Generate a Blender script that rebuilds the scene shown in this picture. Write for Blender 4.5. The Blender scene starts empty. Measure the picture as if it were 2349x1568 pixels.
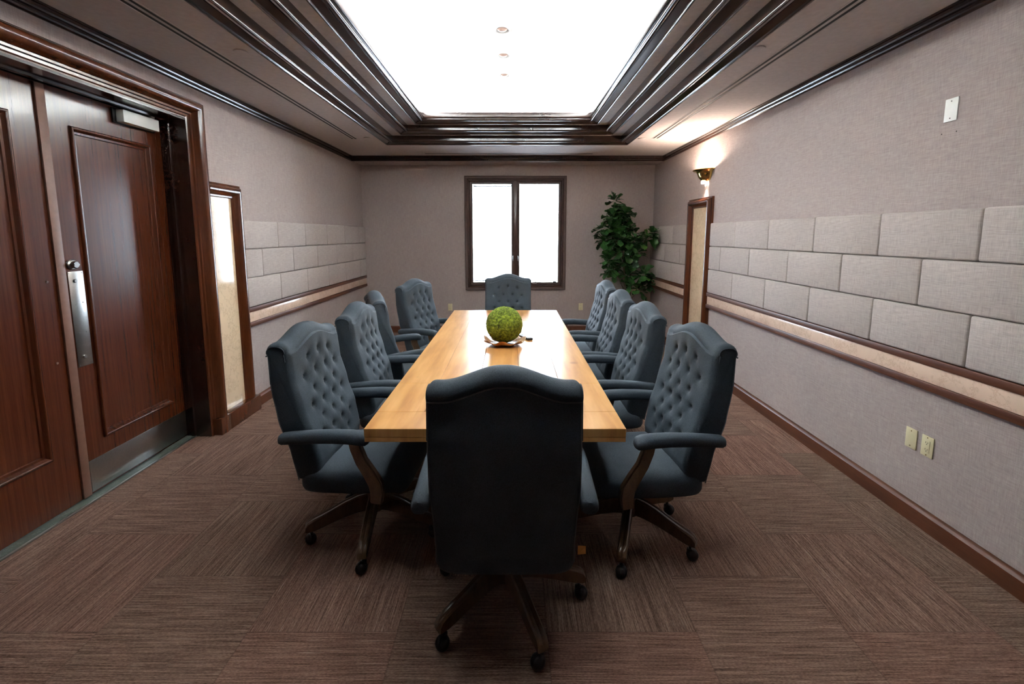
import bpy, bmesh, math, random
from mathutils import Vector, Matrix, noise
PI = math.pi
scene = bpy.context.scene
COL = scene.collection
random.seed(7)

# ---------------------------------------------------------------- camera
cam_d = bpy.data.cameras.new('camera')
cam_d.sensor_width = 36.0
cam_d.lens = 16.0
cam_d.shift_y = -117.5 / 2349
cam_d.clip_start = 0.02
cam = bpy.data.objects.new('camera', cam_d)
COL.objects.link(cam)
cam.location = (0, 0, 1.58)
cam.rotation_euler = (PI / 2 - math.atan(128.5 / 1044), 0, 0)
scene.camera = cam

# ---------------------------------------------------------------- render look
scene.view_settings.view_transform = 'Standard'
scene.view_settings.look = 'None'
scene.view_settings.exposure = 0.0
scene.view_settings.gamma = 1.0
scene.view_settings.use_curve_mapping = False
scene.cycles.use_denoising = True
scene.cycles.max_bounces = 10
scene.cycles.diffuse_bounces = 6
scene.cycles.sample_clamp_indirect = 60.0
scene.cycles.caustics_reflective = False
scene.cycles.caustics_refractive = False

# ---------------------------------------------------------------- daylight outside the window
world = bpy.data.worlds.new('daylight')
scene.world = world
world.use_nodes = True
wn, wl = world.node_tree.nodes, world.node_tree.links
wn.clear()
bg = wn.new('ShaderNodeBackground')
bg.inputs[0].default_value = (0.80, 0.89, 1.0, 1)
bg.inputs[1].default_value = 26.0
wo = wn.new('ShaderNodeOutputWorld')
wl.new(bg.outputs[0], wo.inputs[0])


def area(name, loc, rot, sx, sy, power, color=(1, 1, 1), portal=False):
    l = bpy.data.lights.new(name, 'AREA')
    l.shape = 'RECTANGLE'
    l.size, l.size_y = sx, sy
    l.energy = power
    l.color = color
    if portal:
        l.cycles.is_portal = True
    o = bpy.data.objects.new(name, l)
    o.location = loc
    o.rotation_euler = rot
    COL.objects.link(o)
    return o


TX0, TX1, TY0, TY1, CZ = -1.605, 1.480, 0.70, 6.00, 2.73   # ceiling tray opening and ceiling height
WL, WR, WB, WF, SOF = -2.37, 2.24, 7.304, -0.55, 6.89       # wall faces, soffit front
# portal for the window daylight
area('window_portal', (0.055, WB + 0.20, 1.6), (-PI / 2, 0, 0), 1.5, 1.7, 1, portal=True)
# fluorescent strips lying in the ceiling cove, shining up at the white tray
COVE = (0.97, 0.985, 1.0)
CP = 190.0
cz = CZ + 0.235
ym, xm = (TY0 + TY1) / 2, (TX0 + TX1) / 2
area('cove_strip', (TX0 + 0.36, ym, cz), (PI, math.radians(20), 0), 0.10, 5.1, CP, COVE)
area('cove_strip', (TX1 - 0.36, ym, cz), (PI, math.radians(-20), 0), 0.10, 5.1, CP, COVE)
area('cove_strip', (xm, TY1 - 0.36, cz), (PI - math.radians(20), 0, 0), 2.9, 0.10, CP * 0.5, COVE)
area('cove_strip', (xm, TY0 + 0.36, cz), (PI + math.radians(20), 0, 0), 2.9, 0.10, CP * 0.5, COVE)


# ================================================================ materials
def nmat(name):
    m = bpy.data.materials.new(name)
    m.use_nodes = True
    nt = m.node_tree
    return m, nt, nt.nodes['Principled BSDF']


def N(nt, t, **kw):
    n = nt.nodes.new(t)
    for k, v in kw.items():
        setattr(n, k, v)
    return n


def ramp(nt, fac, stops):
    r = nt.nodes.new('ShaderNodeValToRGB')
    e = r.color_ramp.elements
    while len(e) < len(stops):
        e.new(0.5)
    for i, (p, c) in enumerate(stops):
        e[i].position = p
        e[i].color = (c[0], c[1], c[2], 1)
    nt.links.new(fac, r.inputs[0])
    return r.outputs[0]


def noise_tex(nt, scale, sc=(1, 1, 1), detail=3, rough=0.5, coord='Object', rot=(0, 0, 0)):
    tc = N(nt, 'ShaderNodeTexCoord')
    mp = N(nt, 'ShaderNodeMapping')
    mp.inputs['Scale'].default_value = sc
    mp.inputs['Rotation'].default_value = rot
    nt.links.new(tc.outputs[coord], mp.inputs[0])
    no = N(nt, 'ShaderNodeTexNoise')
    no.inputs['Scale'].default_value = scale
    no.inputs['Detail'].default_value = detail
    no.inputs['Roughness'].default_value = rough
    nt.links.new(mp.outputs[0], no.inputs['Vector'])
    return no.outputs['Fac']


def mathn(nt, op, a, b=None, c=None):
    n = N(nt, 'ShaderNodeMath', operation=op)
    for i, v in enumerate((a, b, c)):
        if v is None:
            continue
        if isinstance(v, (int, float)):
            n.inputs[i].default_value = v
        else:
            nt.links.new(v, n.inputs[i])
    return n.outputs[0]


def mixc(nt, fac, a, b, mode='MIX'):
    n = N(nt, 'ShaderNodeMix', data_type='RGBA', blend_type=mode)
    for i, v in ((0, fac), (6, a), (7, b)):
        if isinstance(v, (int, float)):
            n.inputs[i].default_value = v
        elif isinstance(v, tuple):
            n.inputs[i].default_value = (v[0], v[1], v[2], 1)
        else:
            nt.links.new(v, n.inputs[i])
    return n.outputs[2]


def bump(nt, b, height, dist=0.002, strength=0.5):
    n = N(nt, 'ShaderNodeBump')
    n.inputs['Distance'].default_value = dist
    n.inputs['Strength'].default_value = strength
    nt.links.new(height, n.inputs['Height'])
    nt.links.new(n.outputs[0], b.inputs['Normal'])


def mat_plain(name, col, rough=0.5, metal=0.0, var=0.08, scale=40, spec=0.5):
    m, nt, b = nmat(name)
    f = noise_tex(nt, scale)
    c = ramp(nt, f, [(0.3, tuple(x * (1 - var) for x in col)), (0.7, tuple(min(1, x * (1 + var)) for x in col))])
    nt.links.new(c, b.inputs['Base Color'])
    b.inputs['Roughness'].default_value = rough
    b.inputs['Metallic'].default_value = metal
    b.inputs['Specular IOR Level'].default_value = spec
    return m


def mat_linen(name, dark, mid, light, th=1.0, bd=0.0015):
    """woven wallcovering: horizontal and vertical threads"""
    m, nt, b = nmat(name)
    h = noise_tex(nt, 60 * th, (0.22, 0.22, 5.0), 3, 0.6)
    v = noise_tex(nt, 60 * th, (5.0, 5.0, 0.22), 3, 0.6)
    f = mathn(nt, 'ADD', h, v)
    f = mathn(nt, 'MULTIPLY', f, 0.5)
    c = ramp(nt, f, [(0.33, dark), (0.5, mid), (0.67, light)])
    blot = noise_tex(nt, 1.3, (1, 1, 1), 2)
    c = mixc(nt, 1.0, c, ramp(nt, blot, [(0.3, (0.95, 0.95, 0.96)), (0.7, (1, 1, 1))]), 'MULTIPLY')
    nt.links.new(c, b.inputs['Base Color'])
    b.inputs['Roughness'].default_value = 0.9
    b.inputs['Specular IOR Level'].default_value = 0.15
    bump(nt, b, f, bd, 0.6)
    return m


def mat_wood(name, dark, mid, light, rough=0.25, grain=(14, 14, 0.6), scale=3.0, coat=0.3, bd=0.0004):
    m, nt, b = nmat(name)
    f = noise_tex(nt, scale, grain, 6, 0.6)
    f2 = noise_tex(nt, scale * 9, grain, 3, 0.6)
    ff = mathn(nt, 'ADD', mathn(nt, 'MULTIPLY', f, 0.65), mathn(nt, 'MULTIPLY', f2, 0.35))
    c = ramp(nt, ff, [(0.34, dark), (0.5, mid), (0.66, light)])
    nt.links.new(c, b.inputs['Base Color'])
    b.inputs['Roughness'].default_value = rough
    b.inputs['Coat Weight'].default_value = coat
    b.inputs['Coat Roughness'].default_value = 0.12
    return m


def mat_marble(name, base, vein, rough=0.08):
    m, nt, b = nmat(name)
    f = noise_tex(nt, 6, (1, 1, 1), 8, 0.7)
    f2 = noise_tex(nt, 2.5, (1, 1, 1), 4, 0.6)
    d = mathn(nt, 'ABSOLUTE', mathn(nt, 'SUBTRACT', f, 0.5))
    c1 = ramp(nt, d, [(0.0, vein), (0.012, tuple(x * 0.9 for x in base)), (0.05, base)])
    c2 = ramp(nt, f2, [(0.35, tuple(x * 0.86 for x in base)), (0.65, tuple(min(1, x * 1.06) for x in base))])
    c = mixc(nt, 0.5, c1, c2)
    nt.links.new(c, b.inputs['Base Color'])
    b.inputs['Roughness'].default_value = rough
    return m


def mat_fabric(name, dark, light, scale=1.0):
    m, nt, b = nmat(name)
    f = noise_tex(nt, 260 * scale, (1, 1, 1), 2, 0.7)
    g = noise_tex(nt, 9, (1, 1, 1), 2)
    ff = mathn(nt, 'ADD', mathn(nt, 'MULTIPLY', f, 0.8), mathn(nt, 'MULTIPLY', g, 0.2))
    c = ramp(nt, ff, [(0.35, dark), (0.65, light)])
    nt.links.new(c, b.inputs['Base Color'])
    b.inputs['Roughness'].default_value = 0.72
    b.inputs['Specular IOR Level'].default_value = 0.3
    b.inputs['Sheen Weight'].default_value = 0.03
    b.inputs['Sheen Roughness'].default_value = 0.4
    bump(nt, b, f, 0.0008, 0.5)
    return m


def mat_carpet():
    """0.6 m carpet tiles, staggered, pile lines turned a quarter on every other tile"""
    m, nt, b = nmat('carpet_tiles')
    tc = N(nt, 'ShaderNodeTexCoord')
    sp = N(nt, 'ShaderNodeSeparateXYZ')
    nt.links.new(tc.outputs['Object'], sp.inputs[0])
    x, y = sp.outputs[0], sp.outputs[1]
    T = 0.6
    cx = mathn(nt, 'DIVIDE', mathn(nt, 'ADD', x, 1.06 + 12 * T), T)
    col = mathn(nt, 'FLOOR', cx)
    odd = mathn(nt, 'MODULO', col, 2.0)
    yy = mathn(nt, 'ADD', mathn(nt, 'DIVIDE', mathn(nt, 'ADD', y, 12 * T - 1.645), T), mathn(nt, 'MULTIPLY', odd, 0.5))
    row = mathn(nt, 'FLOOR', yy)
    turn = mathn(nt, 'MODULO', mathn(nt, 'ADD', row, col), 2.0)
    cell = N(nt, 'ShaderNodeCombineXYZ')
    nt.links.new(col, cell.inputs[0]); nt.links.new(row, cell.inputs[1])
    wn_ = N(nt, 'ShaderNodeTexWhiteNoise', noise_dimensions='2D')
    nt.links.new(cell.outputs[0], wn_.inputs['Vector'])
    rnd = wn_.outputs['Value']

    def streak(sx, sy, scale, det=3):
        c = N(nt, 'ShaderNodeCombineXYZ')
        nt.links.new(mathn(nt, 'MULTIPLY', x, sx), c.inputs[0])
        nt.links.new(mathn(nt, 'MULTIPLY', y, sy), c.inputs[1])
        nt.links.new(mathn(nt, 'MULTIPLY', rnd, 40), c.inputs[2])
        n = N(nt, 'ShaderNodeTexNoise')
        n.inputs['Scale'].default_value = scale
        n.inputs['Detail'].default_value = det
        n.inputs['Roughness'].default_value = 0.65
        nt.links.new(c.outputs[0], n.inputs['Vector'])
        return n.outputs['Fac']

    def pick(a, bb):
        return mathn(nt, 'ADD', mathn(nt, 'MULTIPLY', a, turn),
                     mathn(nt, 'MULTIPLY', bb, mathn(nt, 'SUBTRACT', 1.0, turn)))
    fine = mathn(nt, 'ADD', mathn(nt, 'MULTIPLY', pick(streak(0.30, 16, 14), streak(16, 0.30, 14)), 0.6),
                 mathn(nt, 'MULTIPLY', pick(streak(1.6, 5, 55), streak(5, 1.6, 55)), 0.4))
    bold = pick(streak(0.5, 22, 9, 2), streak(22, 0.5, 9, 2))
    c = ramp(nt, fine, [(0.30, (0.036, 0.020, 0.014)), (0.43, (0.145, 0.086, 0.062)), (0.52, (0.240, 0.147, 0.110)),
                        (0.66, (0.42, 0.28, 0.215))])
    c = mixc(nt, ramp(nt, bold, [(0.665, (0, 0, 0)), (0.71, (0.9, 0.9, 0.9))]), c, (0.42, 0.31, 0.25))
    c = mixc(nt, ramp(nt, bold, [(0.27, (0.8, 0.8, 0.8)), (0.31, (0, 0, 0))]), c, (0.02, 0.013, 0.011))
    tint = ramp(nt, rnd, [(0.0, (0.86, 0.92, 0.90)), (0.5, (1, 1, 1)), (1.0, (1.06, 0.98, 0.98))])
    c = mixc(nt, 1.0, c, tint, 'MULTIPLY')
    # tile joints
    fx = mathn(nt, 'ABSOLUTE', mathn(nt, 'SUBTRACT', mathn(nt, 'FRACT', cx), 0.5))
    fy = mathn(nt, 'ABSOLUTE', mathn(nt, 'SUBTRACT', mathn(nt, 'FRACT', yy), 0.5))
    j = mathn(nt, 'MAXIMUM', fx, fy)
    c = mixc(nt, ramp(nt, j, [(0.494, (0, 0, 0)), (0.498, (0.35, 0.35, 0.35))]), c, (0.05, 0.033, 0.026))
    nt.links.new(c, b.inputs['Base Color'])
    b.inputs['Roughness'].default_value = 0.95
    b.inputs['Specular IOR Level'].default_value = 0.1
    bump(nt, b, fine, 0.004, 0.7)
    return m


def mat_table():
    """honey-coloured pine boards"""
    m, nt, b = nmat('honey_pine')
    tc = N(nt, 'ShaderNodeTexCoord')
    sp = N(nt, 'ShaderNodeSeparateXYZ')
    nt.links.new(tc.outputs['Object'], sp.inputs[0])
    bx = mathn(nt, 'FLOOR', mathn(nt, 'DIVIDE', mathn(nt, 'ADD', sp.outputs[0], 5.063), 0.2233))
    wn_ = N(nt, 'ShaderNodeTexWhiteNoise', noise_dimensions='1D')
    nt.links.new(bx, wn_.inputs['W'])
    c = N(nt, 'ShaderNodeCombineXYZ')
    nt.links.new(mathn(nt, 'MULTIPLY', sp.outputs[0], 6.0), c.inputs[0])
    nt.links.new(mathn(nt, 'MULTIPLY', sp.outputs[1], 0.8), c.inputs[1])
    nt.links.new(mathn(nt, 'ADD', mathn(nt, 'MULTIPLY', wn_.outputs['Value'], 9.0), sp.outputs[2]), c.inputs[2])
    n = N(nt, 'ShaderNodeTexNoise')
    n.inputs['Scale'].default_value = 2.6
    n.inputs['Detail'].default_value = 4
    nt.links.new(c.outputs[0], n.inputs['Vector'])
    col = ramp(nt, n.outputs['Fac'], [(0.30, (0.50, 0.225, 0.062)), (0.5, (0.64, 0.32, 0.098)), (0.68, (0.74, 0.41, 0.15))])
    v = N(nt, 'ShaderNodeTexVoronoi')
    v.inputs['Scale'].default_value = 2.3
    nt.links.new(tc.outputs['Object'], v.inputs['Vector'])
    col = mixc(nt, ramp(nt, v.outputs['Distance'], [(0.03, (0.7, 0.7, 0.7)), (0.08, (0, 0, 0))]), col, (0.30, 0.12, 0.035))
    nt.links.new(col, b.inputs['Base Color'])
    b.inputs['Roughness'].default_value = 0.30
    b.inputs['Coat Weight'].default_value = 0.25
    b.inputs['Coat Roughness'].default_value = 0.18
    return m


M = {}
M['wall'] = mat_linen('mauve_linen_wallcovering', (0.30, 0.247, 0.232), (0.40, 0.335, 0.315), (0.50, 0.43, 0.40), 1.4)
M['panel'] = mat_linen('beige_panel_linen', (0.33, 0.285, 0.262), (0.45, 0.392, 0.362), (0.56, 0.50, 0.46), 1.2)
M['ceil'] = mat_linen('grey_beige_ceiling_fabric', (0.44, 0.40, 0.38), (0.50, 0.455, 0.43), (0.56, 0.51, 0.49), 2.0, 0.0006)
M['band'] = mat_linen('grey_tray_band', (0.38, 0.35, 0.335), (0.44, 0.41, 0.39), (0.50, 0.465, 0.445), 2.0, 0.0006)
M['white'] = mat_plain('white_tray_paint', (0.86, 0.87, 0.86), 0.7, 0, 0.01)
M['trim'] = mat_wood('dark_mahogany_trim', (0.020, 0.010, 0.008), (0.028, 0.013, 0.010), (0.038, 0.018, 0.013), 0.22, (2, 2, 2), 3, bd=0.0001)
M['traywood'] = mat_wood('tray_mahogany', (0.026, 0.013, 0.010), (0.034, 0.017, 0.012), (0.044, 0.022, 0.015), 0.17, (2, 2, 2), 3, bd=0.0001)
M['door'] = mat_wood('red_mahogany_door', (0.052, 0.011, 0.004), (0.078, 0.018, 0.0065), (0.105, 0.026, 0.010), 0.26, (22, 22, 0.35), 3)
M['casing'] = mat_wood('mahogany_casing', (0.070, 0.018, 0.007), (0.092, 0.025, 0.009), (0.120, 0.034, 0.013), 0.22, (8, 8, 0.6), 3, bd=0.0001)
M['base'] = mat_wood('mahogany_baseboard', (0.075, 0.022, 0.009), (0.105, 0.032, 0.012), (0.135, 0.044, 0.017), 0.45, (8, 0.6, 8), 3, coat=0.05)
M['astragal'] = mat_plain('brown_painted_strip', (0.18, 0.085, 0.055), 0.45)
M['marble'] = mat_marble('cream_marble', (0.74, 0.56, 0.38), (0.36, 0.22, 0.12))
M['band_marble'] = mat_marble('pink_cream_marble', (0.78, 0.58, 0.45), (0.48, 0.27, 0.16), 0.15)
M['stone'] = mat_marble('green_stone_threshold', (0.10, 0.12, 0.10), (0.3, 0.36, 0.32), 0.35)
M['steel'] = mat_plain('brushed_steel', (0.42, 0.42, 0.40), 0.30, 1.0, 0.05, 90)
M['closer'] = mat_plain('aluminium_paint', (0.62, 0.63, 0.61), 0.35, 0.0, 0.02)
M['dark_steel'] = mat_plain('blackened_steel', (0.03, 0.03, 0.03), 0.35, 0.8)
M['brass'] = mat_plain('polished_brass', (0.55, 0.38, 0.13), 0.16, 1.0, 0.05, 20)
M['ivory'] = mat_plain('ivory_plastic', (0.66, 0.60, 0.38), 0.35, 0, 0.02)
M['whiteplastic'] = mat_plain('white_plastic', (0.82, 0.82, 0.78), 0.35, 0, 0.02)
M['slot'] = mat_plain('dark_slot', (0.015, 0.014, 0.013), 0.7)
M['fabric'] = mat_fabric('slate_blue_upholstery', (0.029, 0.041, 0.054), (0.060, 0.080, 0.101))
M['button'] = mat_fabric('slate_button_cloth', (0.026, 0.034, 0.043), (0.050, 0.065, 0.080))
M['chairwood'] = mat_wood('walnut_chair_wood', (0.055, 0.028, 0.014), (0.105, 0.055, 0.027), (0.15, 0.085, 0.042), 0.3, (6, 6, 2), 5)
M['welt'] = mat_plain('grey_welt_cord', (0.11, 0.12, 0.135), 0.7)
M['black'] = mat_plain('black_plastic', (0.012, 0.012, 0.013), 0.3)
M['rail'] = mat_plain('black_metal', (0.02, 0.02, 0.02), 0.4, 0.7)
M['table'] = mat_table()
M['tag'] = mat_plain('orange_tag_paper', (0.75, 0.33, 0.06), 0.6)
M['ink'] = mat_plain('dark_ink', (0.06, 0.03, 0.02), 0.6)
M['winwood'] = mat_wood('window_mahogany', (0.055, 0.028, 0.022), (0.072, 0.037, 0.028), (0.09, 0.047, 0.036), 0.28, (2, 2, 2), 3, bd=0.0001)
M['blind'] = mat_plain('white_blind_slat', (0.80, 0.82, 0.84), 0.4, 0, 0.01)
M['plaster'] = mat_plain('outside_paving', (0.8, 0.8, 0.8), 0.9)
M['leaf'] = None
M['bark'] = mat_plain('grey_brown_bark', (0.12, 0.085, 0.06), 0.8, 0, 0.3)
M['pot'] = mat_plain('dark_wicker_pot', (0.05, 0.035, 0.025), 0.6, 0, 0.3)
M['soil'] = mat_plain('dark_soil', (0.03, 0.02, 0.015), 0.95, 0, 0.3)


def glass_mat():
    m, nt, b = nmat('window_glass')
    nt.nodes.remove(b)
    out = nt.nodes['Material Output']
    tr = N(nt, 'ShaderNodeBsdfTransparent')
    tr.inputs[0].default_value = (0.96, 0.98, 1.0, 1)
    gl = N(nt, 'ShaderNodeBsdfGlossy')
    gl.inputs['Roughness'].default_value = 0.02
    mx = N(nt, 'ShaderNodeMixShader')
    fr = N(nt, 'ShaderNodeFresnel')
    fr.inputs[0].default_value = 1.45
    nt.links.new(fr.outputs[0], mx.inputs[0])
    nt.links.new(tr.outputs[0], mx.inputs[1])
    nt.links.new(gl.outputs[0], mx.inputs[2])
    nt.links.new(mx.outputs[0], out.inputs[0])
    return m


M['glass'] = glass_mat()


def emis(name, col, s):
    m, nt, b = nmat(name)
    b.inputs['Base Color'].default_value = (0.9, 0.85, 0.8, 1)
    b.inputs['Emission Color'].default_value = (*col, 1)
    b.inputs['Emission Strength'].default_value = s
    return m


M['lamp'] = emis('lit_lamp_glass', (1.0, 0.80, 0.62), 14)
M['lampdim'] = mat_plain('unlit_lamp_lens', (0.42, 0.30, 0.25), 0.3)
M['ring'] = mat_plain('grey_white_lamp_ring', (0.60, 0.60, 0.58), 0.4)


def leaf_mat():
    m, nt, b = nmat('fiddle_leaf_green')
    f = noise_tex(nt, 7, (1, 1, 1), 3)
    c = ramp(nt, f, [(0.3, (0.014, 0.055, 0.014)), (0.55, (0.030, 0.105, 0.022)), (0.75, (0.07, 0.18, 0.03))])
    nt.links.new(c, b.inputs['Base Color'])
    b.inputs['Roughness'].default_value = 0.35
    return m


M['leaf'] = leaf_mat()


def moss_mat():
    m, nt, b = nmat('dried_green_moss')
    f = noise_tex(nt, 60, (1, 1, 1), 4, 0.7)
    g = noise_tex(nt, 8, (1, 1, 1), 2)
    ff = mathn(nt, 'ADD', mathn(nt, 'MULTIPLY', f, 0.75), mathn(nt, 'MULTIPLY', g, 0.25))
    c = ramp(nt, ff, [(0.36, (0.045, 0.055, 0.008)), (0.5, (0.150, 0.205, 0.018)), (0.64, (0.33, 0.42, 0.035))])
    nt.links.new(c, b.inputs['Base Color'])
    b.inputs['Roughness'].default_value = 0.95
    bump(nt, b, f, 0.004, 0.8)
    return m


M['moss'] = moss_mat()


def dish_mat():
    m, nt, b = nmat('glazed_clay_dish')
    f = noise_tex(nt, 9, (1, 1, 1), 3)
    c = ramp(nt, f, [(0.35, (0.36, 0.13, 0.04)), (0.5, (0.48, 0.24, 0.10)), (0.65, (0.62, 0.44, 0.28))])
    nt.links.new(c, b.inputs['Base Color'])
    b.inputs['Roughness'].default_value = 0.25
    return m


M['dish'] = dish_mat()


# ================================================================ mesh helpers
class MB:
    def __init__(self):
        self.v, self.f = [], []

    def add(self, vs, fs):
        o = len(self.v)
        self.v += [tuple(p) for p in vs]
        self.f += [tuple(i + o for i in f) for f in fs]
        return self

    def box(self, x0, x1, y0, y1, z0, z1):
        vs = [(x, y, z) for x in (x0, x1) for y in (y0, y1) for z in (z0, z1)]
        return self.add(vs, [(0, 1, 3, 2), (4, 6, 7, 5), (0, 4, 5, 1), (2, 3, 7, 6), (0, 2, 6, 4), (1, 5, 7, 3)])

    def rbox(self, x0, x1, y0, y1, z0, z1, r=0.003, seg=2):
        bm = bmesh.new()
        bmesh.ops.create_cube(bm, size=1)
        for v in bm.verts:
            v.co = Vector(((x0 + x1) / 2 + v.co.x * (x1 - x0), (y0 + y1) / 2 + v.co.y * (y1 - y0), (z0 + z1) / 2 + v.co.z * (z1 - z0)))
        bmesh.ops.bevel(bm, geom=bm.edges[:], offset=r, segments=seg, affect='EDGES', profile=0.5)
        bm.verts.index_update()
        self.add([v.co[:] for v in bm.verts], [[v.index for v in f.verts] for f in bm.faces])
        bm.free()
        return self

    def sweep(self, prof, secs, closed=False, caps=True):
        """prof: closed outline [(a,b)]; secs: functions (a,b)->xyz"""
        n = len(prof)
        vs = [s(a, b) for s in secs for a, b in prof]
        k = len(secs)
        fs = []
        for i in range(k if closed else k - 1):
            j = (i + 1) % k
            for p in range(n):
                q = (p + 1) % n
                fs.append((i * n + p, i * n + q, j * n + q, j * n + p))
        if not closed and caps:
            fs.append(tuple(range(n)))
            fs.append(tuple((k - 1) * n + p for p in reversed(range(n))))
        return self.add(vs, fs)

    def lathe(self, prof, c=(0, 0, 0), n=32, a0=0, a1=2 * PI, cap=True):
        """prof [(r,z)] around z axis"""
        full = abs(a1 - a0 - 2 * PI) < 1e-6
        m = n if full else n + 1
        vs = []
        for r, z in prof:
            for i in range(m):
                t = a0 + (a1 - a0) * i / n
                vs.append((c[0] + r * math.cos(t), c[1] + r * math.sin(t), c[2] + z))
        fs = []
        for k in range(len(prof) - 1):
            for i in range(n):
                j = (i + 1) % m
                fs.append((k * m + i, k * m + j, (k + 1) * m + j, (k + 1) * m + i))
        if cap and full:
            fs.append(tuple(reversed(range(m))))
            fs.append(tuple((len(prof) - 1) * m + i for i in range(m)))
        return self.add(vs, fs)

    def tube(self, pts, rad, n=10):
        P = [Vector(p) for p in pts]
        R = rad if isinstance(rad, (list, tuple)) else [rad] * len(P)
        vs = []
        up = None
        for i, p in enumerate(P):
            t = (P[min(i + 1, len(P) - 1)] - P[max(i - 1, 0)]).normalized()
            if up is None:
                up = Vector((0, 0, 1)) if abs(t.z) < 0.9 else Vector((1, 0, 0))
            a = t.cross(up).normalized()
            up = a.cross(t).normalized()
            for k in range(n):
                q = 2 * PI * k / n
                vs.append(p + R[i] * (math.cos(q) * a + math.sin(q) * up))
        fs = []
        for i in range(len(P) - 1):
            for k in range(n):
                l = (k + 1) % n
                fs.append((i * n + k, i * n + l, (i + 1) * n + l, (i + 1) * n + k))
        fs.append(tuple(reversed(range(n))))
        fs.append(tuple((len(P) - 1) * n + k for k in range(n)))
        return self.add(vs, fs)

    def extrude(self, poly, f0, f1):
        """flat outline poly [(a,b)] between planes mapped by f0 and f1"""
        return self.sweep(poly, [f0, f1])

    def xf(self, mat):
        self.v = [tuple(mat @ Vector(p)) for p in self.v]
        return self

    def build(self, name, mat, parent=None, angle=35, smooth=True):
        me = bpy.data.meshes.new(name)
        me.from_pydata(self.v, [], self.f)
        bm = bmesh.new()
        bm.from_mesh(me)
        bmesh.ops.recalc_face_normals(bm, faces=bm.faces[:])
        bm.to_mesh(me)
        bm.free()
        if smooth:
            me.polygons.foreach_set('use_smooth', [True] * len(me.polygons))
            me.set_sharp_from_angle(angle=math.radians(angle))
        me.materials.append(M[mat] if isinstance(mat, str) else mat)
        o = bpy.data.objects.new(name, me)
        COL.objects.link(o)
        if parent is not None:
            o.parent = parent
        return o


def struct(o):
    o['kind'] = 'structure'
    return o


def tag(o, label, cat, group=None, kind=None):
    o['label'] = label
    o['category'] = cat
    if group:
        o['group'] = group
    if kind:
        o['kind'] = kind
    return o


def empty(name, loc=(0, 0, 0), rz=0):
    o = bpy.data.objects.new(name, None)
    o.empty_display_size = 0.1
    o.location = loc
    o.rotation_euler = (0, 0, rz)
    COL.objects.link(o)
    return o


def copy_tree(o, parent=None):
    c = o.copy()
    COL.objects.link(c)
    c.parent = parent
    for ch in list(o.children):
        copy_tree(ch, c)
    return c


def rect_ring(x0, x1, y0, y1, z0):
    """sections of a horizontal rectangle, a = inset from the edge, b = height"""
    return [lambda a, b: (x0 + a, y0 + a, z0 + b), lambda a, b: (x1 - a, y0 + a, z0 + b),
            lambda a, b: (x1 - a, y1 - a, z0 + b), lambda a, b: (x0 + a, y1 - a, z0 + b)]


# ================================================================ room shell
DY0, DY1, DZ = 1.69, 3.44, 2.42       # door opening in the left wall
b = MB().box(-2.80, WR + 0.3, WF - 0.2, WB + 0.3, -0.12, 0.0)
floor = struct(b.build('floor', mat_carpet(), smooth=False))

b = MB()
b.box(WL - 0.30, WL, WF, DY0, 0, CZ + 0.1)
b.box(WL - 0.30, WL, DY0, DY1, DZ, CZ + 0.1)
b.box(WL - 0.30, WL, DY1, WB + 0.25, 0, CZ + 0.1)
b.box(WL - 0.34, WL - 0.26, DY0, DY1, 0, DZ)
struct(b.build('wall_left', 'wall', smooth=False))
struct(MB().box(WR, WR + 0.25, WF - 0.2, WB + 0.25, 0, CZ + 0.1).build('wall_right', 'wall', smooth=False))
OX0, OX1, OZ0, OZ1 = -0.69, 0.80, 0.752, 2.438
b = MB()
b.box(WL - 0.3, OX0, WB, WB + 0.25, 0, CZ + 0.1)
b.box(OX1, WR + 0.25, WB, WB + 0.25, 0, CZ + 0.1)
b.box(OX0, OX1, WB, WB + 0.25, 0, OZ0)
b.box(OX0, OX1, WB, WB + 0.25, OZ1, CZ + 0.1)
struct(b.build('wall_back', 'wall', smooth=False))
struct(MB().box(WL - 0.3, WR + 0.25, WF - 0.2, WF, 0, CZ + 0.1).build('wall_front', 'trim', smooth=False))  # unseen wall behind the camera; dark wood chosen to cut light bounced onto chairs

# ceiling around the tray, with the dropped soffit over the window
b = MB()
b.box(WL - 0.3, TX0, WF - 0.2, WB + 0.25, CZ, CZ + 0.12)
b.box(TX1, WR + 0.25, WF - 0.2, WB + 0.25, CZ, CZ + 0.12)
b.box(TX0, TX1, WF - 0.2, TY0, CZ, CZ + 0.12)
b.box(TX0, TX1, TY1, WB + 0.25, CZ, CZ + 0.12)
struct(b.build('ceiling', 'ceil', smooth=False))
struct(MB().box(WL, WR, SOF, WB, CZ - 0.072, CZ).build('trim_1', 'wall', smooth=False))

# white tray above the moulding, its cove walls and shelf
TOPZ = 3.14
b = MB()
b.box(TX0 - 0.05, TX1 + 0.05, TY0 - 0.05, TY1 + 0.05, TOPZ, TOPZ + 0.05)
b.box(TX0 - 0.05, TX0 + 0.0, TY0 - 0.05, TY1 + 0.05, CZ + 0.121, TOPZ)
b.box(TX1 - 0.0, TX1 + 0.05, TY0 - 0.05, TY1 + 0.05, CZ + 0.121, TOPZ)
b.box(TX0, TX1, TY0 - 0.05, TY0 - 0.0, CZ + 0.121, TOPZ)
b.box(TX0, TX1, TY1 - 0.0, TY1 + 0.05, CZ + 0.121, TOPZ)
b.sweep([(0, 0.198), (0.585, 0.198), (0.585, 0.206), (0, 0.206)], rect_ring(TX0, TX1, TY0, TY1, CZ), closed=True)
struct(b.build('ceiling_1', 'white', smooth=False))
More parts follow.
